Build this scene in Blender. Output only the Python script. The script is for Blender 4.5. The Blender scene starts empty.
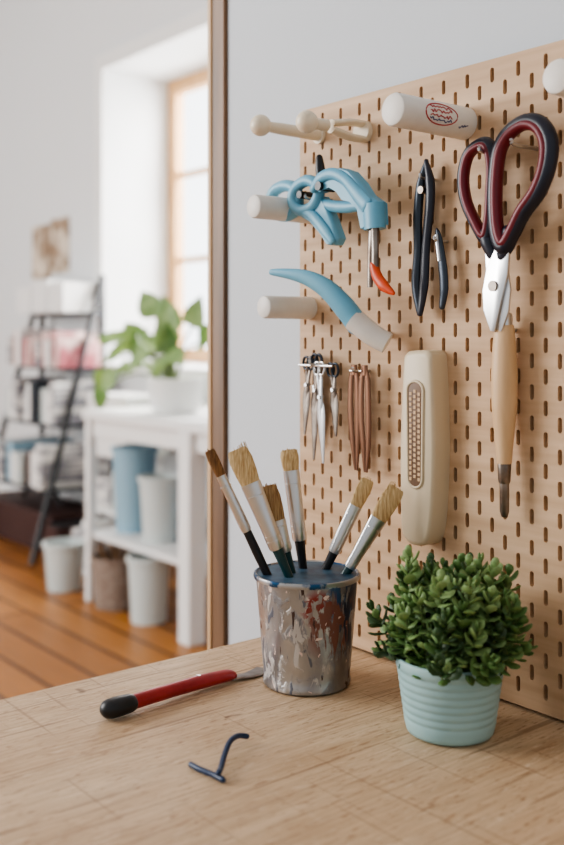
import bpy, math, random
from mathutils import Vector
random.seed(7)
S=bpy.context.scene
# ---------------------------------------------------------------- materials
def nt(m): 
    m.use_nodes=True; return m.node_tree
def mat(name,col,rough=.5,metal=0.,var=None,scale=20.,stretch=(1,1,1),bump=0.,bscale=None,spec=.5,trans=0,lo=.35,hi=.65):
    m=bpy.data.materials.new(name); t=nt(m); b=t.nodes['Principled BSDF']
    b.inputs['Base Color'].default_value=(*col,1); b.inputs['Roughness'].default_value=rough
    b.inputs['Metallic'].default_value=metal; b.inputs['Specular IOR Level'].default_value=spec
    if var or bump:
        tc=t.nodes.new('ShaderNodeTexCoord'); mp=t.nodes.new('ShaderNodeMapping'); mp.inputs['Scale'].default_value=stretch
        t.links.new(tc.outputs['Object'],mp.inputs['Vector'])
        n=t.nodes.new('ShaderNodeTexNoise'); n.inputs['Scale'].default_value=scale; n.inputs['Detail'].default_value=5
        t.links.new(mp.outputs[0],n.inputs['Vector'])
        if var:
            r=t.nodes.new('ShaderNodeValToRGB'); r.color_ramp.elements[0].position=lo; r.color_ramp.elements[1].position=hi
            r.color_ramp.elements[0].color=(*col,1); r.color_ramp.elements[1].color=(*var,1)
            t.links.new(n.outputs['Fac'],r.inputs[0]); t.links.new(r.outputs[0],b.inputs['Base Color'])
        if bump:
            bp=t.nodes.new('ShaderNodeBump'); bp.inputs['Strength'].default_value=bump; bp.inputs['Distance'].default_value=.002
            n2=n
            if bscale:
                n2=t.nodes.new('ShaderNodeTexNoise'); n2.inputs['Scale'].default_value=bscale; t.links.new(mp.outputs[0],n2.inputs['Vector'])
            t.links.new(n2.outputs['Fac'],bp.inputs['Height']); t.links.new(bp.outputs[0],b.inputs['Normal'])
    return m
def srgb(r,g,b):
    f=lambda c:((c/255+.055)/1.055)**2.4 if c>10 else c/255/12.92
    return (f(r),f(g),f(b))
M={}
M['wall']=mat('wall_plaster',srgb(206,211,216),.85,bump=.15,scale=60)
M['wallfar']=mat('wall_far_plaster',srgb(224,226,227),.85,bump=.1,scale=30)
M['white']=mat('white_paint',srgb(234,234,232),.5)
M['ivory']=mat('ivory_plastic',srgb(228,214,190),.4)
M['ivory2']=mat('beige_plastic',srgb(208,192,164),.42)
M['pegw']=mat('white_peg',srgb(220,214,206),.45,var=srgb(232,228,220),scale=30)
M['board']=mat('beech_board',srgb(184,150,116),.6,var=srgb(212,180,146),scale=9,stretch=(1,.4,9),bump=.08,lo=.3,hi=.7)
M['dark']=mat('slot_shade_sheet',srgb(44,32,24),.9)  # shade of the gap behind the pegboard, painted as a dark colour
M['casing']=mat('casing_wood',srgb(100,74,52),.5,var=srgb(130,98,70),scale=8,stretch=(6,6,.6))
M['casing2']=mat('casing_light',srgb(204,170,130),.5)
M['oak']=mat('window_oak',srgb(190,146,98),.5,var=srgb(208,166,118),scale=6,stretch=(5,5,1))
M['steel']=mat('steel',srgb(208,208,208),.28,1.)
M['steeld']=mat('dark_steel',srgb(60,66,74),.35,.7)
M['steelw']=mat('aged_steel',srgb(150,142,134),.35,1.,var=srgb(110,96,86),scale=50)
M['brass']=mat('bronze_tweezer',srgb(116,84,66),.38,.8)
M['navy']=mat('navy_grip',srgb(26,29,44),.35)
M['maroon']=mat('maroon_grip',srgb(108,20,34),.4)
M['blue']=mat('blue_plastic',srgb(98,162,190),.42,var=srgb(122,180,202),scale=12)
M['black']=mat('black_plastic',srgb(22,24,28),.4)
M['orange']=mat('orange_tip',srgb(206,76,34),.4)
M['red']=mat('red_handle',srgb(146,32,36),.34,var=srgb(168,46,46),scale=60)
M['wood']=mat('pale_handle_wood',srgb(208,172,130),.45,var=srgb(224,190,150),scale=10,stretch=(6,6,1))
M['bristle']=mat('bristle_cream',srgb(222,196,150),.8,var=srgb(180,146,98),scale=120,stretch=(6,6,.5),bump=.6)
M['bristle2']=mat('bristle_brown',srgb(180,148,104),.8,var=srgb(134,100,64),scale=120,stretch=(6,6,.5),bump=.6)
M['bristle3']=mat('bristle_dark',srgb(150,108,64),.8,var=srgb(100,68,40),scale=120,stretch=(6,6,.5),bump=.6)
M['teal']=mat('teal_handle',srgb(22,62,66),.3)
M['cable']=mat('navy_cable',srgb(14,44,80),.4)
M['pot']=mat('aqua_ceramic',srgb(152,186,188),.55,var=srgb(164,196,196),scale=20)
M['soil']=mat('soil',srgb(50,36,26),.95,var=srgb(30,22,16),scale=200,bump=.5)
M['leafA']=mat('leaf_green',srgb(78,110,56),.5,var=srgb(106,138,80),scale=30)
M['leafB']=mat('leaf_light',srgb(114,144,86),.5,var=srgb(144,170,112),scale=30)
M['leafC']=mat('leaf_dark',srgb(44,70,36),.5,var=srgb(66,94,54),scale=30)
M['stem']=mat('stem_green',srgb(96,112,66),.6)
M['poth']=mat('pothos_leaf',srgb(76,118,54),.4,var=srgb(148,174,96),scale=8)
M['binb']=mat('blue_bin',srgb(140,174,192),.5)
M['bing']=mat('clear_bin',srgb(200,208,206),.4)
M['binl']=mat('aqua_jar',srgb(54,132,170),.3)
M['basket']=mat('wicker',srgb(116,92,76),.8,var=srgb(158,146,136),scale=40,stretch=(1,1,5),bump=.5)
M['pink']=mat('pink_boxes',srgb(178,98,106),.6,var=srgb(226,200,194),scale=16,stretch=(.2,1,.2),lo=.45,hi=.55)
M['paper']=mat('paper_stack',srgb(222,220,216),.7,var=srgb(140,140,146),scale=14,stretch=(.3,1,3),lo=.45,hi=.55)
M['maroonbox']=mat('maroon_box',srgb(66,40,36),.7)
M['print']=mat('art_print',srgb(150,126,102),.7,var=srgb(218,204,186),scale=9,lo=.42,hi=.58)
M['inkr']=mat('label_red',srgb(176,50,54),.6)
M['inkb']=mat('label_blue',srgb(60,70,116),.6)

def brick_floor():
    m=bpy.data.materials.new('floor_planks'); t=nt(m); b=t.nodes['Principled BSDF']
    tc=t.nodes.new('ShaderNodeTexCoord'); sx=t.nodes.new('ShaderNodeSeparateXYZ'); cx=t.nodes.new('ShaderNodeCombineXYZ')
    t.links.new(tc.outputs['Object'],sx.inputs[0]); t.links.new(sx.outputs['Y'],cx.inputs['X']); t.links.new(sx.outputs['X'],cx.inputs['Y'])
    br=t.nodes.new('ShaderNodeTexBrick'); br.inputs['Scale'].default_value=1; br.inputs['Brick Width'].default_value=2.2
    br.inputs['Row Height'].default_value=.15; br.inputs['Mortar Size'].default_value=.008
    br.inputs['Color1'].default_value=(*srgb(188,126,64),1); br.inputs['Color2'].default_value=(*srgb(158,100,48),1)
    br.inputs['Mortar'].default_value=(*srgb(70,38,18),1)
    t.links.new(cx.outputs[0],br.inputs['Vector'])
    n=t.nodes.new('ShaderNodeTexNoise'); n.inputs['Scale'].default_value=3; n.inputs['Detail'].default_value=6
    mp=t.nodes.new('ShaderNodeMapping'); mp.inputs['Scale'].default_value=(8,1,1)
    t.links.new(tc.outputs['Object'],mp.inputs[0]); t.links.new(mp.outputs[0],n.inputs['Vector'])
    mx=t.nodes.new('ShaderNodeMix'); mx.data_type='RGBA'; mx.blend_type='MULTIPLY'; mx.inputs[0].default_value=.35
    t.links.new(br.outputs['Color'],mx.inputs[6]); t.links.new(n.outputs['Fac'],mx.inputs[7])
    t.links.new(mx.outputs[2],b.inputs['Base Color']); b.inputs['Roughness'].default_value=.38
    return m
M['floor']=brick_floor()

def desk_mat():
    m=bpy.data.materials.new('birch_desk'); t=nt(m); b=t.nodes['Principled BSDF']; L=t.links
    tc=t.nodes.new('ShaderNodeTexCoord')
    def noise(sc,st,det=4,rot=0,dist=0,off=0):
        mp=t.nodes.new('ShaderNodeMapping'); mp.inputs['Scale'].default_value=st; mp.inputs['Rotation'].default_value=(0,0,rot); mp.inputs['Location'].default_value=(off,off,0)
        L.new(tc.outputs['Object'],mp.inputs[0]); n=t.nodes.new('ShaderNodeTexNoise'); n.inputs['Scale'].default_value=sc
        n.inputs['Detail'].default_value=det; n.inputs['Distortion'].default_value=dist; L.new(mp.outputs[0],n.inputs['Vector']); return n
    def ramp(n,a,bb,ca,cb):
        r=t.nodes.new('ShaderNodeValToRGB'); e=r.color_ramp.elements; e[0].position=a; e[1].position=bb
        e[0].color=(*ca,1); e[1].color=(*cb,1); L.new(n.outputs['Fac'],r.inputs[0]); return r
    def mix(f,a,bb,mode='MIX'):
        x=t.nodes.new('ShaderNodeMix'); x.data_type='RGBA'; x.blend_type=mode
        if isinstance(f,float): x.inputs[0].default_value=f
        else: L.new(f,x.inputs[0])
        L.new(a,x.inputs[6]); 
        if isinstance(bb,tuple): x.inputs[7].default_value=(*bb,1)
        else: L.new(bb,x.inputs[7])
        return x.outputs[2]
    base=ramp(noise(3,(1,6,1),6,0,1.2),.3,.7,srgb(196,166,132),srgb(218,192,160))
    fine=ramp(noise(30,(1,14,1),6),.3,.7,(.72,.68,.64),(1,1,1))
    c=mix(.9,base.outputs[0],fine.outputs[0],'MULTIPLY')
    blotch=ramp(noise(5,(1,1.6,1),5,.3,.8),.52,.72,(0,0,0),(.4,.4,.4))
    c=mix(blotch.outputs[0],c,srgb(178,142,106))
    fleck=ramp(noise(90,(1,6,1),5,.08),.60,.66,(0,0,0),(.7,.7,.7))
    c=mix(fleck.outputs[0],c,srgb(146,110,78))
    wear=ramp(noise(70,(1,5,1),6,.2,0,4),.60,.70,(0,0,0),(.4,.4,.4))
    c=mix(wear.outputs[0],c,srgb(230,210,182))
    scr=ramp(noise(5,(1,60,1),1,.6),.67,.685,(0,0,0),(.5,.5,.5))
    c=mix(scr.outputs[0],c,srgb(120,88,60))
    scr2=ramp(noise(4,(50,1,1),1,.35,0,3),.68,.69,(0,0,0),(.4,.4,.4))
    c=mix(scr2.outputs[0],c,srgb(132,98,70))
    spot=ramp(noise(26,(1,1.4,1),2,0,.4,9),.75,.78,(0,0,0),(.7,.7,.7))
    c=mix(spot.outputs[0],c,srgb(112,78,52))
    L.new(c,b.inputs['Base Color']); b.inputs['Roughness'].default_value=.55
    bp=t.nodes.new('ShaderNodeBump'); bp.inputs['Strength'].default_value=.5; bp.inputs['Distance'].default_value=.001
    L.new(noise(38,(1,12,1),6).outputs['Fac'],bp.inputs['Height']); L.new(bp.outputs[0],b.inputs['Normal'])
    return m
M['desk']=desk_mat()
M['deskedge']=mat('ply_edge',srgb(100,72,50),.7)

def tin_mat():
    m=bpy.data.materials.new('paint_splattered_tin'); t=nt(m); b=t.nodes['Principled BSDF']; L=t.links
    tc=t.nodes.new('ShaderNodeTexCoord')
    def noise(sc,st,off,det=4):
        mp=t.nodes.new('ShaderNodeMapping'); mp.inputs['Scale'].default_value=st; mp.inputs['Location'].default_value=off
        L.new(tc.outputs['Object'],mp.inputs[0]); n=t.nodes.new('ShaderNodeTexNoise'); n.inputs['Scale'].default_value=sc
        n.inputs['Detail'].default_value=det; n.inputs['Distortion'].default_value=.6; L.new(mp.outputs[0],n.inputs['Vector']); return n.outputs['Fac']
    def thr(f,a,bb,hi=1):
        r=t.nodes.new('ShaderNodeMapRange'); r.inputs[1].default_value=a; r.inputs[2].default_value=bb; r.inputs[4].default_value=hi; L.new(f,r.inputs[0]); return r.outputs[0]
    def mul(a,bb):
        r=t.nodes.new('ShaderNodeMath'); r.operation='MULTIPLY'; L.new(a,r.inputs[0]); L.new(bb,r.inputs[1]); return r.outputs[0]
    def near(p,rad,inner=.4):
        v=t.nodes.new('ShaderNodeVectorMath'); v.operation='DISTANCE'; L.new(tc.outputs['Object'],v.inputs[0]); v.inputs[1].default_value=p
        r=t.nodes.new('ShaderNodeMapRange'); r.inputs[1].default_value=rad; r.inputs[2].default_value=rad*inner; L.new(v.outputs['Value'],r.inputs[0]); return r.outputs[0]
    paint=[]
    def mix(f,a,bb,p=True):
        x=t.nodes.new('ShaderNodeMix'); x.data_type='RGBA'; L.new(f,x.inputs[0])
        if isinstance(a,tuple): x.inputs[6].default_value=(*a,1)
        else: L.new(a,x.inputs[6])
        x.inputs[7].default_value=(*bb,1)
        if p: paint.append(f)
        return x.outputs[2]
    drip=(1,1,.28)
    c=mix(thr(noise(30,(1,1,.5),(0,0,0)),.35,.65),srgb(188,188,188),srgb(138,138,142),False)
    f1=thr(noise(70,(1,1,.6),(3,1,0),8),.53,.62,.65); c=mix(f1,c,srgb(126,125,128))
    f6=thr(noise(90,(1,1,.5),(13,1,6),8),.59,.62,.75); c=mix(f6,c,srgb(206,200,194))
    f7=thr(noise(100,drip,(31,2,6),8),.62,.64,.8); c=mix(f7,c,srgb(84,88,102))
    f2=mul(thr(noise(120,drip,(7,2,0),8),.46,.49),near((.016,-.045,.090),.036,.6)); c=mix(f2,c,srgb(50,88,126))
    f2b=mul(thr(noise(120,drip,(9,5,0),8),.45,.47),near((.030,-.040,.066),.044,.6)); c=mix(f2b,c,srgb(28,42,64))
    f3=mul(thr(noise(170,(1,1,.8),(1,8,0),8),.48,.51),near((-.020,-.041,.078),.019,.6)); c=mix(f3,c,srgb(140,58,50))
    f3b=mul(thr(noise(150,drip,(5,8,3),8),.50,.53),near((-.004,-.046,.060),.034,.6)); c=mix(f3b,c,srgb(128,82,68))
    f4=thr(noise(130,drip,(11,4,2),8),.65,.67); c=mix(f4,c,srgb(80,58,50))
    f5=thr(noise(150,(1,1,.8),(21,4,2)),.68,.69); c=mix(f5,c,srgb(228,206,196))
    L.new(c,b.inputs['Base Color'])
    s=paint[0]
    for p in paint[1:]:
        a=t.nodes.new('ShaderNodeMath'); a.operation='MAXIMUM'; L.new(s,a.inputs[0]); L.new(p,a.inputs[1]); s=a.outputs[0]
    r=t.nodes.new('ShaderNodeMapRange'); r.inputs[3].default_value=.9; r.inputs[4].default_value=.2; L.new(s,r.inputs[0]); L.new(r.outputs[0],b.inputs['Metallic'])
    r=t.nodes.new('ShaderNodeMapRange'); r.inputs[3].default_value=.34; r.inputs[4].default_value=.5; L.new(s,r.inputs[0]); L.new(r.outputs[0],b.inputs['Roughness'])
    bp=t.nodes.new('ShaderNodeBump'); bp.inputs['Strength'].default_value=.5; bp.inputs['Distance'].default_value=.001
    L.new(s,bp.inputs['Height'])
    bp2=t.nodes.new('ShaderNodeBump'); bp2.inputs['Strength'].default_value=.5; bp2.inputs['Distance'].default_value=.006
    L.new(noise(22,(1,1,.8),(2,2,2),2),bp2.inputs['Height']); L.new(bp.outputs[0],bp2.inputs['Normal']); L.new(bp2.outputs[0],b.inputs['Normal'])
    return m
M['tin']=tin_mat()
M['tinin']=mat('tin_inside',srgb(26,60,88),.5,var=srgb(64,96,116),scale=60)
M['tinrim']=mat('tin_rim_paint',srgb(176,176,176),.35,.8,var=srgb(44,84,120),scale=50,lo=.48,hi=.54)

# ---------------------------------------------------------------- builder
class B:
    def __init__(s,name): s.n=name; s.v=[]; s.f=[]; s.m=[]; s.ml=[]
    def mi(s,k):
        if k not in s.ml: s.ml.append(k)
        return s.ml.index(k)
    def add(s,vs,fs,k):
        o=len(s.v); i=s.mi(k); s.v+= [tuple(v) for v in vs]
        for f in fs: s.f.append(tuple(a+o for a in f)); s.m.append(i)
        return s
    def box(s,a,b,k):
        x0,y0,z0=[min(p,q) for p,q in zip(a,b)]; x1,y1,z1=[max(p,q) for p,q in zip(a,b)]
        vs=[(x0,y0,z0),(x1,y0,z0),(x1,y1,z0),(x0,y1,z0),(x0,y0,z1),(x1,y0,z1),(x1,y1,z1),(x0,y1,z1)]
        return s.add(vs,[(0,3,2,1),(4,5,6,7),(0,1,5,4),(1,2,6,5),(2,3,7,6),(3,0,4,7)],k)
    def tube(s,pts,rad,k,ref=(0,0,1),seg=14,closed=False,cap=True,sub=1,round_ends=False):
        P=[Vector(p) for p in pts]; n=len(P)
        R=[(r,r) if not isinstance(r,(tuple,list)) else tuple(r) for r in (rad if isinstance(rad,list) else [rad]*n)]
        if sub>1:  # catmull-rom
            Q=[];RR=[]
            rng=n if closed else n-1
            for i in range(rng):
                if closed: i0,i1,i2,i3=(i-1)%n,i,(i+1)%n,(i+2)%n
                else: i0,i1,i2,i3=max(i-1,0),i,i+1,min(i+2,n-1)
                for j in range(sub):
                    t=j/sub
                    Q.append(.5*((2*P[i1])+(P[i2]-P[i0])*t+(2*P[i0]-5*P[i1]+4*P[i2]-P[i3])*t*t+(3*P[i1]-P[i0]-3*P[i2]+P[i3])*t**3))
                    RR.append(tuple(R[i1][c]*(1-t)+R[i2][c]*t for c in (0,1)))
            if not closed: Q.append(P[-1]); RR.append(R[-1])
            P,R,n=Q,RR,len(Q)
        if round_ends and not closed:
            def end(p,q,r):
                d=(p-q).normalized(); m=min(r)
                return [(p+d*m*math.sin(a),(r[0]*math.cos(a),r[1]*math.cos(a))) for a in (.5,1.0,1.35)]
            e0=end(P[0],P[1],R[0]); e1=end(P[-1],P[-2],R[-1])
            P=[e[0] for e in reversed(e0)]+P+[e[0] for e in e1]; R=[e[1] for e in reversed(e0)]+R+[e[1] for e in e1]; n=len(P)
        ref=Vector(ref); vs=[];fs=[]
        for i in range(n):
            if closed: t=P[(i+1)%n]-P[i-1]
            else: t=P[min(i+1,n-1)]-P[max(i-1,0)]
            if t.length<1e-9: t=Vector((0,0,1))
            t.normalize(); N=ref-t*ref.dot(t)
            if N.length<1e-3: N=Vector((1,.1,0))-t*t.dot(Vector((1,.1,0)))
            N.normalize(); Bn=t.cross(N)
            for j in range(seg):
                a=2*math.pi*j/seg; vs.append(P[i]+N*R[i][0]*math.cos(a)+Bn*R[i][1]*math.sin(a))
        for i in range(n if closed else n-1):
            for j in range(seg):
                a=i*seg+j; b=i*seg+(j+1)%seg; i2=(i+1)%n; fs.append((a,b,i2*seg+(j+1)%seg,i2*seg+j))
        if not closed and cap:
            fs.append(tuple(reversed(range(seg)))); fs.append(tuple(range((n-1)*seg,n*seg)))
        return s.add(vs,fs,k)
    def lathe(s,prof,c,k,seg=56):
        vs=[];fs=[];n=len(prof)
        for r,z in prof:
            for j in range(seg):
                a=2*math.pi*j/seg; vs.append((c[0]+r*math.cos(a),c[1]+r*math.sin(a),c[2]+z))
        for i in range(n-1):
            for j in range(seg): fs.append((i*seg+j,i*seg+(j+1)%seg,(i+1)*seg+(j+1)%seg,(i+1)*seg+j))
        if prof[0][0]>1e-4: fs.append(tuple(reversed(range(seg))))
        return s.add(vs,fs,k)
    def slab(s,ol,x0,x1,k,bev=.002,inset=.9):
        n=len(ol); cy=sum(p[0] for p in ol)/n; cz=sum(p[1] for p in ol)/n
        sc=lambda f:[(cy+(y-cy)*f,cz+(z-cz)*(1-(1-f)*.35)) for y,z in ol]
        rings=[(x0,ol),(x1+bev,ol),(x1+bev*.3,sc((1+inset)/2+.02)),(x1,sc(inset))]
        vs=[];fs=[]
        for x,o in rings: vs+=[(x,y,z) for y,z in o]
        for i in range(3):
            for j in range(n): fs.append((i*n+j,i*n+(j+1)%n,(i+1)*n+(j+1)%n,(i+1)*n+j))
        fs.append(tuple(range(n))); fs.append(tuple(range(3*n,4*n)))
        return s.add(vs,fs,k)
    def done(s,smooth=40,bevel=0):
        xs=[v[0] for v in s.v]; ys=[v[1] for v in s.v]; zs=[v[2] for v in s.v]
        o=((min(xs)+max(xs))/2,(min(ys)+max(ys))/2,min(zs))
        me=bpy.data.meshes.new(s.n); me.from_pydata([(v[0]-o[0],v[1]-o[1],v[2]-o[2]) for v in s.v],[],s.f)
        for k in s.ml: me.materials.append(M[k])
        me.polygons.foreach_set('material_index',s.m); me.update()
        import bmesh
        bm=bmesh.new(); bm.from_mesh(me); bmesh.ops.recalc_face_normals(bm,faces=bm.faces); bm.to_mesh(me); bm.free()
        me.shade_smooth(); me.set_sharp_from_angle(angle=math.radians(smooth))
        ob=bpy.data.objects.new(s.n,me); ob.location=o; S.collection.objects.link(ob)
        if bevel:
            md=ob.modifiers.new('bev','BEVEL'); md.width=bevel; md.segments=3; md.limit_method='ANGLE'
        return ob

# ---------------------------------------------------------------- room
H=3.3
B('floor').box((-3,-2,-.05),(3.0,7,0),'floor').done()
B('ceiling').box((-3,-2,H),(3.0,7.1,H+.05),'wallfar').done()
B('wall_right').box((.705,-2,0),(.825,.975,H),'wall').done()
w=B('wall_window')
w.box((2.55,-2,0),(3.0,3.2,H),'wallfar').box((2.55,4.62,0),(3.0,7,H),'wallfar')
w.box((2.55,3.2,0),(3.0,4.62,.92),'wallfar').box((2.55,3.2,2.46),(3.0,4.62,H),'wallfar').done()
B('wall_back').box((-3,7,0),(3.0,7.1,H),'wallfar').done()
t=B('trim_1'); t.box((.700,.976,0),(.835,1.001,H),'casing').box((.698,1.001,0),(.837,1.009,H),'casing2').done(bevel=.0015)
t=B('trim_2'); t.box((2.53,4.62,.92),(2.549,4.70,2.54),'white').box((2.53,3.12,.92),(2.549,3.2,2.54),'white').box((2.53,3.2,2.46),(2.549,4.62,2.54),'white')
t.box((2.50,3.12,.88),(2.549,4.70,.92),'white').done(bevel=.003)
B('baseboard_window').box((2.53,-1.9,0),(2.549,6.99,.12),'white').done(bevel=.003)
w=B('window_1')
for a,b in ((3.205,3.28),(3.86,3.93),(4.54,4.615)): w.box((2.93,a,.925),(2.99,b,2.455),'oak')
w.box((2.93,3.28,.925),(2.99,4.54,1.0),'oak').box((2.93,3.28,2.38),(2.99,4.54,2.455),'oak')
for z in (1.46,1.92): w.box((2.945,3.28,z),(2.975,4.54,z+.03),'oak')
w.done(bevel=.004)

# desk
d=B('desk'); d.box((-.6,-.5,.722),(.699,.826,.75),'desk')
d.box((-.6,.8262,.722),(.699,.8275,.7485),'deskedge')
for x in (-.55,.62):
    for y in (-.45,.75): d.box((x,y,0),(x+.06,y+.06,.722),'casing')
d.box((-.49,.77,.64),(.62,.79,.722),'casing')
d.done(bevel=0)

# ---------------------------------------------------------------- pegboard with real slots
cu=bpy.data.curves.new('pegboard','CURVE'); cu.dimensions='2D'; cu.fill_mode='BOTH'
Y0,Y1,Z0,Z1=.20,.819,.753,1.309
def spl(pts):
    sp=cu.splines.new('POLY'); sp.points.add(len(pts)-1)
    for p,q in zip(sp.points,pts): p.co=(q[0],q[1],0,1)
    sp.use_cyclic_u=True
r=.006
out=[]
for cx,cy,a0 in ((Y1-r,Z1-r,0),(Y0+r,Z1-r,90),(Y0+r,Z0+r,180),(Y1-r,Z0+r,270)):
    for i in range(5):
        a=math.radians(a0+i*22.5); out.append((cx+r*math.cos(a),cy+r*math.sin(a)))
spl(out)
cs,rs=.0140,.0262; col=0; y=Y1-.009
while y>Y0+.008:
    z=Z1-.014-(rs/2 if col%2 else 0)
    while z>Z0+.010:
        hw,hh=.0021,.0066; pts=[]
        for i in range(6): a=math.pi*i/5; pts.append((y+hw*math.cos(a),z+hh-hw+hw*math.sin(a)))
        for i in range(6): a=math.pi+math.pi*i/5; pts.append((y+hw*math.cos(a),z-hh+hw+hw*math.sin(a)))
        spl(list(reversed(pts))); z-=rs
    y-=cs; col+=1
cu.extrude=.004
co=bpy.data.objects.new('tmp',cu); S.collection.objects.link(co)
dg=bpy.context.evaluated_depsgraph_get(); me=bpy.data.meshes.new_from_object(co.evaluated_get(dg))
vs=[(.692+v.co.z*1.0,v.co.x,v.co.y) for v in me.vertices]; fs=[tuple(p.vertices) for p in me.polygons]
bpy.data.objects.remove(co)
b=B('pegboard'); b.add(vs,fs,'board')
b.box((.6975,Y0+.004,Z0+.004),(.7045,Y1-.004,Z1-.004),'dark')  # added dark sheet so the slots look shaded, not a pegboard part
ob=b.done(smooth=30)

# ---------------------------------------------------------------- pegs
XB=.6879
def peg(name,y,z,length,rad,k='pegw',tilt=.0):
    b=B(name); x=XB
    pts=[(x,y,z),(x-length*.5,y,z+tilt/2),(x-length+.003,y,z+tilt),(x-length+.0008,y,z+tilt),(x-length,y,z+tilt)]
    b.tube(pts,[rad*1.03,rad*1.01,rad,rad*.93,rad*.8],k,seg=32)
    return b
peg('white_peg',.8025,1.199,.076,.0122).done()
peg('white_peg',.8025,1.0967,.063,.0118).done()
peg('white_peg',.456,1.265,.05,.0137).done()
b=peg('white_peg',.589,1.2575,.092,.0142)
# printed label: raised ink strokes (ring logo plus lettering)
def onpeg(xx,a,rr=.01452): return (xx,.589+rr*math.cos(a),1.2575+rr*math.sin(a))
AC=math.pi*1.0
b.tube([onpeg(XB-.046+.020*math.cos(q),AC+.66*math.sin(q)) for q in [i*math.pi/12 for i in range(24)]],.0006,'inkr',seg=5,closed=True)
for row,kk in ((-.36,'inkr'),(-.12,'inkr'),(.14,'inkr'),(.36,'inkb')):
    pts=[]
    for i in range(18):
        pts.append(onpeg(XB-.060+i*.0016,AC+row+random.uniform(-.11,.11)))
    b.tube(pts,.0005,kk,seg=5,sub=3)
b.tube([onpeg(XB-.022+i*.0011,AC+.5+random.uniform(-.12,.12)) for i in range(11)],.0005,'inkb',seg=5,sub=3)
b.done()
def knob(y,z,l,clip=False):
    b=B('knob_peg'); x=XB
    prof=[(x,.009),(x-.003,.009),(x-.0035,.0062),(x-l*.6,.0060),(x-l+.016,.0052)]
    c=x-l+.009
    for i in range(9):
        a=math.radians(35+i*17); prof.append((c+.0106*math.cos(a),.0106*math.sin(a)+.0003))
    if clip:
        b.tube([(p[0],y,z) for p in prof[3:]],[p[1] for p in prof[3:]],'ivory',seg=24)
        for dz in (.0062,-.0062):
            b.tube([(x,y,z+dz*1.25),(x-.02,y,z+dz*1.2),(x-.045,y,z+dz*.5)],[(.0032,.008),(.0036,.0072),(.0036,.0055)],'ivory',ref=(0,0,1),seg=14)
        b.tube([(x-.0,y,z),(x-.006,y,z)],.0112,'ivory',seg=20)
    else: b.tube([(p[0],y,z) for p in prof],[p[1] for p in prof],'ivory',seg=24)
    b.done()
knob(.786,1.278,.088); knob(.718,1.2705,.085,True)

# template helper: outline units measured from a reference point, mapped to metres on the board plane
def T(cy,cz,x,su,sv,ou,ov):
    return lambda u,v,dx=0: (x-dx, cy-(u-ou)*su, cz-(v-ov)*sv)

# ---------------------------------------------------------------- blue clamps
t=T(.7366,1.1724,.655,.001491,.000994,330,230)
X=(1,0,0)
b=B('spring_clamp')
b.tube([t(*p) for p in ((269,193),(273,182),(284,178),(295,182),(299,193),(297,205),(286,210),(274,205))],(.0065,.0062),'blue',ref=X,closed=True,sub=4)
b.tube([t(*p,.004) for p in ((297,191),(302,182),(312,178),(321,183),(324,194),(318,205),(307,208),(299,202))],(.006,.0060),'blue',ref=X,closed=True,sub=4)
ol=[(296,204),(306,206),(318,203),(326,196),(331,206),(337,222),(343,240),(340,246),(334,246),(326,234),(314,220),(302,212)]
b.slab([t(*p)[1:] for p in ol],.662,.650,'blue',bev=.004,inset=.86)
b.tube([t(*p,.006) for p in ((308,208),(320,216),(332,232),(339,243))],[(.003,.004),(.004,.006),(.004,.006),(.003,.004)],'blue',ref=X,sub=5,round_ends=True)
b.tube([t(308,192,-.006),t(308,192,.010)],.004,'black',ref=(0,0,1))
b.done()
b=B('ratchet_clamp')
ol=[(322,184),(330,176),(340,173),(350,173),(359,178),(368,190),(375,203),(385,212),(386,232),(372,236),(368,216),(360,208),(352,205),(346,196),(338,190),(328,193)]
b.slab([t(*p)[1:] for p in ol],.656,.643,'blue',bev=.005,inset=.88)
b.tube([t(*p,.012) for p in ((324,190),(332,180),(344,178),(356,186),(366,200),(376,214))],[(.003,.004),(.004,.006),(.004,.006),(.004,.006),(.004,.007),(.004,.008)],'blue',ref=X,sub=5,round_ends=True)
b.tube([t(*p,.0) for p in ((318,198),(332,206),(348,210),(362,211),(374,214))],[(.004,.004),(.005,.006),(.005,.006),(.005,.005),(.005,.007)],'blue',ref=X,sub=5,round_ends=True)
b.tube([t(*p,.006) for p in ((378,212),(379,236))],[(.0095,.0125),(.009,.0115)],'blue',ref=X,sub=2,seg=20)
b.tube([t(*p,.004) for p in ((376,234),(374,262),(373,290))],[(.004,.0055),(.003,.004),(.002,.003)],'steelw',ref=X,sub=3)
b.tube([t(*p,.009) for p in ((381,234),(381,255),(381,272))],[(.004,.004),(.003,.004),(.003,.004)],'steelw',ref=X,sub=3)
b.tube([t(*p,.009) for p in ((380,270),(383,281),(389,290),(397,297))],[(.004,.004),(.004,.0058),(.004,.0056),(.0015,.002)],'orange',ref=X,sub=4,round_ends=True)
b.tube([t(*p,.006) for p in ((326,158),(327,170),(328,188))],[.0035,.005,.004],'black',ref=X,sub=3,round_ends=True)
b.tube([t(332,188,-.005),t(332,188,.016)],.0045,'black',ref=(0,0,1))
b.done()
b=B('wire_hook'); y,z=t(312,196)[1:]
b.tube([(XB,y,z),(.652,y,z),(.648,y,z+.004)],.0016,'steel',sub=3,seg=8); b.done()
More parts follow.
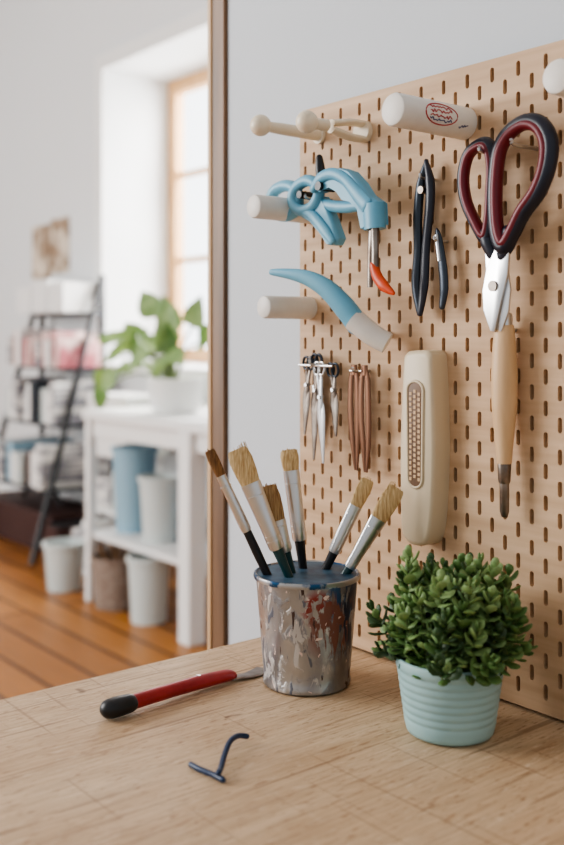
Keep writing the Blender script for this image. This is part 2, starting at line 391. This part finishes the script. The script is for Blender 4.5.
# curved scraper
b=B('curved_scraper')
pa=[(.62,.7834,1.1314),(.626,.7607,1.1286),(.633,.7384,1.1229),(.640,.7195,1.1116),(.647,.7027,1.0939),(.6536,.692,1.0775)]
b.tube(pa,[(.002,.003),(.004,.0055),(.006,.008),(.008,.0100),(.009,.0118),(.009,.0118)],'blue',ref=X,sub=6,seg=20,round_ends=True)
b.tube([(.651,.695,1.083),(.660,.680,1.069),(.669,.6675,1.0600)],[.0112,.0108,.0102],'pegw',ref=X,seg=24,sub=3)
b.tube([(XB,.683,1.0685),(.655,.683,1.0685)],.003,'steel')
b.done()

# ---------------------------------------------------------------- small tools: scissors bunch & tweezers
t=T(.7498,.9918,.676,.001516,.001016,335,410)
for (rx,ry,bx,by,o,kk) in ((308,364,304,438,0.0,'steelw'),(314,362,311,450,-.003,'steeld'),(319,361,316,462,.003,'steelw'),(324,369,328,464,.006,'steel'),(334,370,337,436,.001,'steelw')):
    b=B('embroidery_scissors')
    for sgn in (-1,1):
        ring=[t(rx+sgn*3+3.2*math.cos(a),ry+6.5*math.sin(a),o+sgn*.001) for a in [i*math.pi/5 for i in range(10)]]
        b.tube(ring,.0014,'steeld' if kk=='steelw' else kk,ref=X,closed=True,sub=2,seg=8)
        m=((rx+bx)/2,(ry+by)/2)
        b.tube([t(rx+sgn*2,ry+6,o),t(rx+(bx-rx)*.3+sgn*.5,ry+(by-ry)*.3,o+sgn*.0006),t(m[0]-sgn*1.0,m[1],o),t(bx,by,o)],[(.001,.0020),(.001,.0032),(.001,.0048),(.0008,.0016)],kk,ref=X,sub=4,seg=10)
    p=(rx+(bx-rx)*.3,ry+(by-ry)*.3); b.tube([t(*p,o-.003),t(*p,o+.003)],.002,'steel',seg=10)
    b.done()
b=B('wire_hook'); hy,hz=t(320,365)[1:]
b.tube([(XB,hy,hz),(.665,hy,hz),(.662,hy,hz+.004),(.662,hy,hz+.008)],.0014,'steel',sub=3,seg=8)
b.tube([(.668,hy+.024,hz-.001),(.668,hy-.028,hz-.001)],.0012,'steel',seg=8); b.done()
for (u0,u1,o) in ((352,356,0.),(364,367,.003)):
    b=B('tweezers')
    for sg in (-1,1):
        b.tube([t(u0+2,366,o),t(u0+2+sg*2.6,378,o),t(u0+2+sg*3.4,410,o),t(u0+3+sg*2.4,440,o),t(u1+sg*.8,467,o)],[(.0012,.0025),(.0012,.0036),(.0012,.0042),(.0012,.0036),(.0008,.0014)],'brass',ref=X,sub=4,seg=10)
    b.tube([t(u0+2,364,o),t(u0+2,374,o)],[(.0016,.004),(.0016,.005)],'brass',ref=X,seg=10); b.done()
b=B('wire_hook'); hy,hz=t(360,370)[1:]
b.tube([(XB,hy,hz),(.668,hy,hz),(.666,hy,hz+.004)],.0014,'steel',sub=3,seg=8)
b.tube([(.673,hy+.012,hz),(.673,hy-.012,hz)],.001,'steel',seg=8); b.done()

# dark nippers
t=T(.6226,1.1596,.676,.001233,.000917,428,235)
b=B('wire_nippers')
b.tube([t(*p) for p in ((427,161),(421,184),(418,215),(418,250),(416,285),(420,314))],[(.002,.002),(.004,.0045),(.0035,.005),(.003,.0048),(.003,.0052),(.002,.003)],'steeld',ref=X,sub=5,round_ends=True)
b.tube([t(*p,.001) for p in ((427,161),(431,182),(431,205),(427,245),(425,285),(421,314))],[(.002,.002),(.004,.005),(.0035,.005),(.003,.0048),(.003,.0052),(.002,.003)],'navy',ref=X,sub=5,round_ends=True)
b.tube([t(425,190,-.004),t(425,190,.006)],.0035,'steelw'); b.done()
b=B('seam_pick')
b.tube([t(*p) for p in ((437,230),(439,240),(443,270),(444,290),(442,308))],[(.001,.001),(.002,.004),(.0025,.005),(.0025,.005),(.002,.003)],'steeld',ref=X,sub=5,round_ends=True)
b.tube([t(*p,.002) for p in ((438,236),(441,262))],[(.0015,.002),(.0015,.002)],'steel',ref=X); b.done()
for u,v in ((425,178),(439,242)):
    b=B('wire_hook'); y,z=t(u,v)[1:]; b.tube([(XB,y,z),(.672,y,z),(.670,y,z+.004)],.0013,'steel',sub=3,seg=8); b.done()

# beige rasp
t=T(.6262,.9641,.668,.001100,.000919,421,448)
b=B('handheld_rasp')
ol=[(404,360),(406,354),(411,351),(429,350),(434,353),(436,360),(438,400),(439,450),(437,500),(434,528),(429,541),(421,545),(411,545),(404,540),(401,530),(400,490),(400,440),(402,395)]
ol2=[]
n=len(ol)
for i in range(n):
    p0,p1,p2,p3=[Vector(ol[(i+k)%n]) for k in (-1,0,1,2)]
    for j in range(3):
        q=j/3; ol2.append(tuple(.5*((2*p1)+(p2-p0)*q+(2*p0-5*p1+4*p2-p3)*q*q+(3*p1-p0-3*p2+p3)*q**3)))
b.slab([t(*p)[1:] for p in ol2],.6881,.666,'ivory2',bev=.004,inset=.84)
cap=[(419+9*math.cos(a),390+9*math.sin(a)) for a in [math.pi+math.pi*i/8 for i in range(9)]]+[(419+8*math.cos(a),478+9*math.sin(a)) for a in [math.pi*i/8 for i in range(9)]]
b.slab([t(*p)[1:] for p in cap],.6665,.6652,'casing',bev=.0003,inset=.97)
b.tube([t(p[0],p[1],.0025) for p in cap],.0014,'ivory2',ref=X,closed=True,seg=8)
for r in range(17):
    for c in (-1,0,1):
        p=t(419+c*4.7,391+r*5.3+(2.6 if c else 0),.0028); b.box((p[0]-.0006,p[1]-.0014,p[2]-.0014),(p[0]+.0008,p[1]+.0014,p[2]+.0014),'casing2')
b.done(smooth=50)

# ---------------------------------------------------------------- scissors
t=T(.5335,1.1099,.668,.001052,.0008415,500,285)
b=B('scissors')
Lp=((489,142),(478,141),(467,150),(462,172),(465,196),(474,218),(486,238),(491,222),(493,195),(494,163))
Rp=((503,150),(513,135),(529,128),(543,134),(551,152),(549,176),(540,198),(526,216),(514,238),(506,248),(500,232),(498,204),(499,174))
def shrink(pp,f,):
    cx=sum(p[0] for p in pp)/len(pp); cy=sum(p[1] for p in pp)/len(pp)
    return [(cx+(p[0]-cx)*f,cy+(p[1]-cy)*(1-(1-f)*.5)) for p in pp]
b.tube([t(*p,.0) for p in Lp],[(.0058,.0052)]*len(Lp),'navy',ref=X,closed=True,sub=5,seg=16)
b.tube([t(*p,.0014) for p in shrink(Lp,.88)],[(.0054,.0040)]*len(Lp),'maroon',ref=X,closed=True,sub=5,seg=14)
b.tube([t(*p,.004) for p in Rp],[(.0064,.0066)]*len(Rp),'navy',ref=X,closed=True,sub=5,seg=16)
b.tube([t(*p,.0056) for p in shrink(Rp,.88)],[(.0058,.0048)]*len(Rp),'maroon',ref=X,closed=True,sub=5,seg=14)
b.tube([t(*p,.001) for p in ((485,232),(489,243),(493,255))],[(.005,.006),(.005,.0065),(.003,.005)],'navy',ref=X,sub=4,round_ends=True)
b.tube([t(*p,.003) for p in ((513,234),(508,246),(504,258))],[(.006,.009),(.005,.009),(.003,.005)],'navy',ref=X,sub=4,round_ends=True)
b.slab([t(*p)[1:] for p in ((486,240),(496,238),(509,268),(512,290),(510,312),(503,332),(499,330),(494,300),(488,275))],.6675,.6655,'steel',bev=.0006,inset=.93)
b.slab([t(*p)[1:] for p in ((513,246),(502,242),(490,268),(486,290),(487,310),(494,331),(498,332),(504,305),(511,275))],.6652,.663,'steel',bev=.0006,inset=.93)
b.tube([t(497,286,.003),t(497,286,.0065)],.0045,'steelw',seg=20)
b.done()
b=B('wire_hook'); 
y,z=t(487,150)[1:]; y2=t(522,140)[1]
b.tube([(XB,y,z),(.661,y,z),(.658,y,z+.004)],.0018,'steel',sub=3,seg=8); b.tube([(XB,y2,z),(.657,y2,z),(.654,y2,z+.004)],.0018,'steel',sub=3,seg=8); b.done()
b=B('wood_handled_awl')
q=lambda v:t(500,v,-.006)
b.tube([q(313),q(316),q(324),q(327)],[.0058,.0068,.0068,.0074],'steel',seg=24)
b.tube([q(v) for v in (325,345,375,405,430,450,464)],[.0078,.0098,.0112,.0108,.0088,.0070,.0062],'wood',seg=28,sub=4)
b.tube([q(462),q(464),q(482),q(484)],[.0054,.0058,.0052,.0044],'steelw',seg=20)
b.tube([q(482),q(512),q(518)],[(.0042,.0042),(.0036,.0042),(.0012,.003)],'steelw',seg=16)
b.tube([(XB,q(330)[1],q(330)[2]),(.680,q(330)[1],q(330)[2])],.0022,'steel')
b.done()

# ---------------------------------------------------------------- cup
cx,cy=.5896,.692
b=B('paint_tin')
b.lathe([(.0,0.0005),(.0380,0.0005),(.0398,.002),(.0402,.005),(.0394,.007),(.0404,.02),(.0424,.045),(.0444,.07),(.0462,.092),(.0466,.096)],(cx,cy,.75),'tin',72)
b.lathe([(.0466,.096),(.0484,.0965),(.0490,.0985),(.0484,.1008),(.0468,.1012),(.0455,.100)],(cx,cy,.75),'tinrim',72)
b.lathe([(.0455,.100),(.043,.07),(.038,.01),(0.0001,.008)],(cx,cy,.75),'tinin',72)
tin=b.done()
Rv=Vector((.777,-.629,0)); Fv=Vector((.629,.777,0)); C=Vector((cx,cy,0))
def brush(dr0,df0,z0,dr1,df1,z1,bl,fl,wb,wf,kh,kb,fer='steel',wh=.0036,slant=0.):
    b=B('paintbrush'); p0=C+Rv*dr0+Fv*df0+Vector((0,0,z0)); p1=C+Rv*dr1+Fv*df1+Vector((0,0,z1))
    d=(p1-p0).normalized(); Lh=(p1-p0).length
    at=lambda s:p0+d*s
    a=Lh-bl; f0=a-fl; ref=tuple(Rv)
    b.tube([at(0),at(f0*.4),at(f0*.8),at(f0+.004)],[.0022,wh*1.0,wh*1.15,wf*.8],kh,ref=ref,seg=14,sub=3)
    b.tube([at(f0),at(f0+.002),at(f0+fl*.3),at(a-.002),at(a)],[(wf*.85,wf*.85),(wf,wf*.9),(wf*1.02,wf*.85),(wb*.86,wf*.55),(wb*.86,wf*.55)],fer,ref=ref,seg=20)
    for s in (.12,.2,.8): b.tube([at(f0+fl*s),at(f0+fl*s+.0012)],[(wf*(1.0 if s<.5 else 1.06)+.0003,wf*.9+.0003)]*2,fer,ref=ref,seg=20)
    b.tube([at(a-.001),at(a+bl*.3),at(a+bl*.65),at(a+bl*.9),at(a+bl*.97)],[(wb*.80,wf*.46),(wb*.94,wf*.5),(wb*1.0,wf*.38),(wb*.86,wf*.2),(wb*.66,wf*.12)],kb,ref=ref,seg=20,sub=2)
    # individual hair tufts for a ragged tip
    side=(Rv-d*d.dot(Rv)).normalized()
    for i in range(22):
        q=random.uniform(-1,1); 
        s0=at(a+bl*.45)+side*q*wb*.85+Fv*random.uniform(-.2,.2)*wf; 
        s1=at(a+bl*(1.03-.10*q*q+random.uniform(-.06,.04)+slant*q))+side*q*wb*.92+Fv*random.uniform(-.1,.1)*wf
        b.tube([s0,s1],[.0007,.00025],kb,ref=ref,seg=5)
    b.done()
brush(-.013,-.004,.80,-.089,-.010,.964,.026,.056,.0052,.0048,'black','bristle3')
brush(.004,-.014,.80,-.064,-.016,.966,.034,.064,.0108,.0072,'teal','bristle',slant=.12)
brush(.000,.004,.80,-.037,-.002,.931,.034,.030,.0098,.0068,'teal','bristle2')
brush(.003,.018,.80,-.0165,.022,.961,.020,.066,.0088,.0068,'black','bristle')
brush(.004,.016,.82,.058,.016,.934,.028,.048,.0072,.0058,'black','bristle')
brush(.012,-.002,.81,.083,-.002,.929,.034,.052,.0092,.0055,'teal','bristle',slant=-.1)

# ---------------------------------------------------------------- potted plant
px,py=.6054,.5337
b=B('potted_succulent')
prof=[(0,0.0005),(.031,.0005),(.0345,.0025),(.0355,.006)]
for i in range(7):
    z=.009+i*.0062; r=.0362+i*.00088
    prof+=[(r,z),(r+.0004,z+.002),(r+.0004,z+.004),(r+.0001,z+.0056)]
prof+=[(.0428,.053),(.0434,.056),(.0434,.0600),(.0428,.0612),(.0408,.061),(.0395,.053)]
b.lathe(prof,(px,py,.75),'pot',64)
b.lathe([(.0396,.053),(.02,.056),(.0001,.057)],(px,py,.75),'soil',40)
def leaf(b,p,d,up,L,W,Th,k):
    d=d.normalized(); n=up-d*up.dot(d)
    if n.length<.01: n=Vector((1,0,0))-d*d.x
    n.normalize()
    pts=[p,p+d*L*.25+n*L*.02,p+d*L*.62-n*L*.0,p+d*L*.88+n*L*.06,p+d*L+n*L*.10]
    b.tube(pts,[(Th*.5,W*.25),(Th*.9,W*.68),(Th,W),(Th*.8,W*.75),(Th*.2,W*.2)],k,ref=tuple(n),seg=8)
c=Vector((px+.001,py,.820))
ks=['leafA','leafA','leafB','leafB','leafC']
NS=104
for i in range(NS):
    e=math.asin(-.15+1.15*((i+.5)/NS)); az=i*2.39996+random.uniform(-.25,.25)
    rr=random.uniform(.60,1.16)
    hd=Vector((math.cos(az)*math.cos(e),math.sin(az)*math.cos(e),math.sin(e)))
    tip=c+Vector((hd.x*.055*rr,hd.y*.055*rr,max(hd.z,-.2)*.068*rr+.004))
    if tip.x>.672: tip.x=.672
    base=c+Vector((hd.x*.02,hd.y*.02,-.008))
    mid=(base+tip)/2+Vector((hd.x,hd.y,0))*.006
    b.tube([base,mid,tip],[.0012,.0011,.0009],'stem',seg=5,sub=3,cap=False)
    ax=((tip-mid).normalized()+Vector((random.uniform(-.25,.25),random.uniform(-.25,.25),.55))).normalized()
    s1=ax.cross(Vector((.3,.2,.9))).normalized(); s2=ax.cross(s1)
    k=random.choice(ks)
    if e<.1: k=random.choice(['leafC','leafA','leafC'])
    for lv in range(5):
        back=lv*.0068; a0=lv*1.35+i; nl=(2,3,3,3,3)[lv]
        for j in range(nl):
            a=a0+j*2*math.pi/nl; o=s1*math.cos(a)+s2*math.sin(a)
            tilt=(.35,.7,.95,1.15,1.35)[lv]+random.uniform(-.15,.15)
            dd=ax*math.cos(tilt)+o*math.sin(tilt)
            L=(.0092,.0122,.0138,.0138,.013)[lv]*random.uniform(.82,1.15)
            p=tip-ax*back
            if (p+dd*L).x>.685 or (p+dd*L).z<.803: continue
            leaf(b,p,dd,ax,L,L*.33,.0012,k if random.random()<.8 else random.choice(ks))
b.done(smooth=70)

# ---------------------------------------------------------------- desk items
b=B('scraper_knife')
Z=.7505
b.tube([(.405,.7265,Z+.0085),(.412,.7266,Z+.0086),(.424,.7272,Z+.0085)],[(.0080,.0090),(.0082,.0098),(.0076,.0086)],'black',sub=3,seg=18,round_ends=True)
b.tube([(.423,.7272,Z+.0085),(.445,.7300,Z+.0082),(.475,.7335,Z+.0075),(.505,.7360,Z+.007),(.532,.7370,Z+.006),(.540,.7370,Z+.005)],[(.0064,.0066),(.0062,.0064),(.006,.0068),(.006,.0080),(.0052,.0078),(.003,.005)],'red',sub=5,seg=18)
b.tube([(.534,.737,Z+.003),(.545,.7365,Z+.002),(.560,.7362,Z+.0012),(.580,.7425,Z+.0008)],[(.0022,.006),(.0012,.0065),(.0007,.0082),(.0004,.0090)],'steelw',sub=3,seg=12)
b.tube([(.500,.7358,Z+.0128),(.500,.7358,Z+.0136)],.002,'steel')
b.done()
b=B('cable_scrap')
z=.7528
b.tube([(.406,.6077,z),(.4065,.596,z),(.409,.582,z),(.4095,.572,z)],.0021,'cable',sub=6,seg=10,round_ends=True)
b.tube([(.4655,.6185,z+.002),(.456,.6175,z+.005),(.4436,.6107,z+.006),(.430,.5985,z+.004),(.4165,.5845,z+.0025),(.409,.577,z+.0035)],.0022,'cable',sub=6,seg=10,round_ends=True)
b.done()

# ---------------------------------------------------------------- far room
b=B('work_table')
x0,x1,y0,y1=1.89,2.50,2.60,3.62
b.box((x0,y0,.735),(x1,y1,.77),'white')
b.box((x0+.03,y0+.03,.665),(x1-.03,y1-.03,.735),'white')
for x in (x0,x1-.07):
    b.box((x,2.84,0),(x+.07,2.91,.735),'white')
    b.box((x+.01,y1-.045,0),(x+.045,y1-.01,.735),'white')
b.box((x0+.03,2.85,.255),(x1-.01,y1-.01,.28),'white')
b.done(bevel=.004)
def bin_(name,x,y,z,r0,r1,h,k):
    b=B(name)
    b.lathe([(0,.001),(r0,.001),(r0+(r1-r0)*.5,h*.5),(r1,h-.02),(r1+.008,h-.018),(r1+.008,h),(r1-.004,h),(r0-.006,.02),(0.001,.018)],(x,y,z),k,40)
    return b
bin_('storage_bucket',2.06,3.49,.281,.072,.088,.34,'binb').done()
bin_('storage_bucket',2.03,3.25,.281,.064,.078,.25,'bing').done()
b=B('glass_jar'); b.lathe([(0,.001),(.05,.001),(.055,.01),(.055,.26),(.04,.30),(.04,.35),(.0001,.35)],(2.26,3.38,.281),'binl',32); b.done()
bin_('storage_bucket',2.22,3.06,.281,.06,.07,.3,'binl').done()
b=bin_('wicker_basket',1.965,3.46,0,.088,.100,.20,'basket')
for i in range(7): b.tube([(1.965+random.uniform(-.05,.05),3.46+random.uniform(-.05,.05),.05),(1.95+random.uniform(-.07,.05),3.46+random.uniform(-.08,.08),.245)],.009,'casing')
b.done()
bin_('waste_bin',1.95,3.20,0,.066,.078,.245,'bing').done()
bin_('storage_bucket',1.92,3.83,0,.07,.085,.20,'bing').done()
# pothos
TZ=.7705
b=B('potted_pothos'); X0,Y0_=2.10,3.25
b.lathe([(0,.001),(.085,.001),(.1,.03),(.108,.125),(.112,.132),(.104,.134),(.098,.12),(.0001,.115)],(X0,Y0_,TZ),'white',40)
def bigleaf(b,p,d,nrm,L,k='poth'):
    d=d.normalized(); s=d.cross(nrm).normalized(); n=s.cross(d)
    pr=[(0,.02),(.06,.26),(.2,.36),(.45,.34),(.7,.22),(.9,.08),(1,.01)]
    vs=[];fs=[]
    for tt,w in pr:
        cc=p+d*L*tt-n*L*.18*tt*tt
        vs+=[cc-s*w*L+n*w*L*.25,cc,cc+s*w*L+n*w*L*.25]
    for i in range(len(pr)-1):
        a=i*3; fs+=[(a,a+1,a+4,a+3),(a+1,a+2,a+5,a+4)]
    b.add(vs,fs,k)
random.seed(11)
# petiole end offset (x, y along the wall, z), leaf length, leaf heading (y,z)
specs=[(-.05,.12,.18,.13,.8,-.2),(-.08,.22,.13,.13,.9,.1),(-.05,.32,.12,.12,.9,-.1),(.02,.05,.20,.13,.3,.8),(-.05,-.03,.17,.13,-.2,.9),
(-.10,.04,.12,.13,.3,-.2),(-.12,.16,.06,.12,.8,-.2),(-.04,.20,.16,.12,.6,.6),(.04,-.10,.16,.14,-.8,.3),(-.1,-.10,.12,.13,-.7,-.1),
(.06,.10,.14,.13,.5,.4),(-.06,.44,.04,.11,.5,-.9),(-.02,.0,.22,.12,.1,1),(-.1,.0,.09,.12,-.3,-.1),(0,-.12,.22,.12,-.5,.8),(-.06,.38,.10,.10,.9,-.3),(-.03,.08,.12,.13,.5,.5),(-.04,.16,.10,.13,.3,.9),(-.08,-.05,.12,.12,-.4,.6),
(-.07,.27,.17,.12,.9,.3),(-.05,.06,.26,.13,.5,.7),(-.03,.42,.16,.11,.8,.3),(-.09,.30,.03,.12,.7,-.3),(-.06,.46,-.03,.10,.3,-1)]
for dx,dy,dz,L,hy,hz in specs:
    p0=Vector((X0,Y0_,TZ+.11)); p1=Vector((X0+dx,Y0_+dy,TZ+.11+dz)); m=(p0+p1)/2+Vector((0,0,.05))
    b.tube([p0,m,p1],.004,'stem',sub=4,seg=6)
    bigleaf(b,p1,Vector((-.15,hy,hz)),Vector((-.6+random.uniform(-.4,.4),-.7,.6+random.uniform(-.3,.5))).normalized(),L*1.1,'poth' if random.random()<.6 else 'leafB')
b.done()
b=B('planter'); b.lathe([(0,.001),(.06,.001),(.075,.13),(.078,.135),(.07,.135),(.065,.12),(.0001,.115)],(2.2,2.98,TZ),'white',32); b.done()

# ladder shelf
b=B('ladder_shelf')
lo=lambda s,y:(2.0+.5*s,y[0]+(y[1]-y[0])*s,1.38*s)
nr=(4.32,4.56); fr=(5.02,5.26)
for yy in (nr,fr):
    b.tube([lo(0.0,yy),lo(1,yy)],.016,'black',ref=(0,1,0),seg=8)
for z in (.32,.62,.90,1.18):
    s=z/1.38; a=lo(s,nr); c=lo(s,fr)
    b.box((a[0]-.02,a[1]+.02,z-.008),(2.50,c[1]-.02,z+.008),'steeld' )
for yy in (nr[1],fr[1]): b.box((2.485,yy-.012,0),(2.51,yy+.012,1.38),'black')
for y,h in ((4.58,.15),(4.77,.17),(4.96,.14)): b.box((2.29,y,1.189),(2.48,y+.18,1.189+h),'white')
for i in range(11): b.box((2.24+.012*(i%2),4.52+i*.058,.909),(2.47,4.57+i*.058,.909+random.uniform(.13,.2)),['pink','pink','white','pink','paper','pink'][i%6])
for i in range(9): b.box((2.19+.012*(i%3),4.47+i*.072,.629),(2.47,4.535+i*.072,.629+random.uniform(.14,.22)),['paper','white','bing','steeld','white','paper'][i%6])
for i in range(8): b.box((2.09+.014*(i%3),4.41+i*.078,.329),(2.46,4.48+i*.078,.329+random.uniform(.14,.23)),['paper','white','maroonbox','bing','white','binb'][i%6])
b.done()
b=B('storage_crate'); b.box((2.08,3.95,.001),(2.34,4.08,.2),'paper').box((2.12,3.96,.2),(2.3,4.06,.23),'white'); b.done(bevel=.004)
b=B('cardboard_box'); b.box((2.06,4.19,.001),(2.34,4.32,.18),'maroonbox'); b.box((2.07,4.2,.18),(2.33,4.31,.19),'black'); b.done(bevel=.004)
b=B('tool_bag'); b.box((2.14,4.42,.001),(2.44,5.3,.2),'maroonbox').tube([(2.29,4.6,.2),(2.29,4.7,.28),(2.29,4.95,.28),(2.29,5.05,.2)],.012,'black',sub=4); b.done(bevel=.02)
b=B('storage_stand'); b.box((2.2,3.80,.52),(2.42,4.16,.80),'white')
for x in (2.22,2.38):
    for y in (3.82,4.12): b.box((x,y,0),(x+.02,y+.02,.52),'white')
b.box((2.2,3.8,.26),(2.42,4.16,.28),'white').box((2.22,3.84,.281),(2.4,3.96,.46),'bing').box((2.22,3.98,.281),(2.4,4.12,.42),'paper')
b.done(bevel=.004)
b=B('art_print'); b.box((2.538,5.02,1.42),(2.549,5.24,1.73),'print').box((2.538,5.26,1.40),(2.549,5.48,1.71),'print'); b.done()

# ---------------------------------------------------------------- light
# overcast sky, brighter on the side the window faces (+X)
W=bpy.data.worlds.new('World'); S.world=W; W.use_nodes=True; wt=W.node_tree
bg=wt.nodes['Background']; bg.inputs[0].default_value=(.93,.965,1,1)
tc=wt.nodes.new('ShaderNodeTexCoord'); sx=wt.nodes.new('ShaderNodeSeparateXYZ'); mr=wt.nodes.new('ShaderNodeMapRange')
wt.links.new(tc.outputs['Generated'],sx.inputs[0]); wt.links.new(sx.outputs['X'],mr.inputs[0])
mr.inputs[1].default_value=.1; mr.inputs[2].default_value=.6; mr.inputs[3].default_value=.60; mr.inputs[4].default_value=4.0
wt.links.new(mr.outputs[0],bg.inputs[1])
def area(name,loc,to,sx,sy,pw,col):
    l=bpy.data.lights.new(name,'AREA'); l.shape='RECTANGLE'; l.size=sx; l.size_y=sy; l.energy=pw; l.color=col
    o=bpy.data.objects.new(name,l); o.location=loc; o.rotation_euler=(Vector(to)-Vector(loc)).to_track_quat('-Z','Y').to_euler(); S.collection.objects.link(o)
area('key_window_light',(-1.2,2.7,1.9),(.6,.6,1.0),1.5,1.5,50,(1,.98,.96))
area('far_room_fill_light',(-2.7,5.0,1.9),(2.5,4.6,1.2),2.4,2.0,140,(1,.985,.97))  # added fill lamp brightening the far room, no window modelled here
area('outdoor_light',(3.9,3.9,2.0),(2.0,3.9,1.2),2.6,2.4,420,(1,.98,.96))

cam=bpy.data.cameras.new('Camera'); co=bpy.data.objects.new('Camera',cam); S.collection.objects.link(co); S.camera=co
co.location=(0,0,1.067); co.rotation_euler=(math.radians(90),0,-math.radians(39))
cam.lens=992/845*36; cam.sensor_width=36; cam.shift_y=-86.5/845; cam.clip_start=.02
cam.dof.use_dof=True; cam.dof.focus_distance=.90; cam.dof.aperture_fstop=4.4
S.view_settings.view_transform='AgX'
try: S.view_settings.look='AgX - Medium High Contrast'
except: pass
S.view_settings.exposure=.08
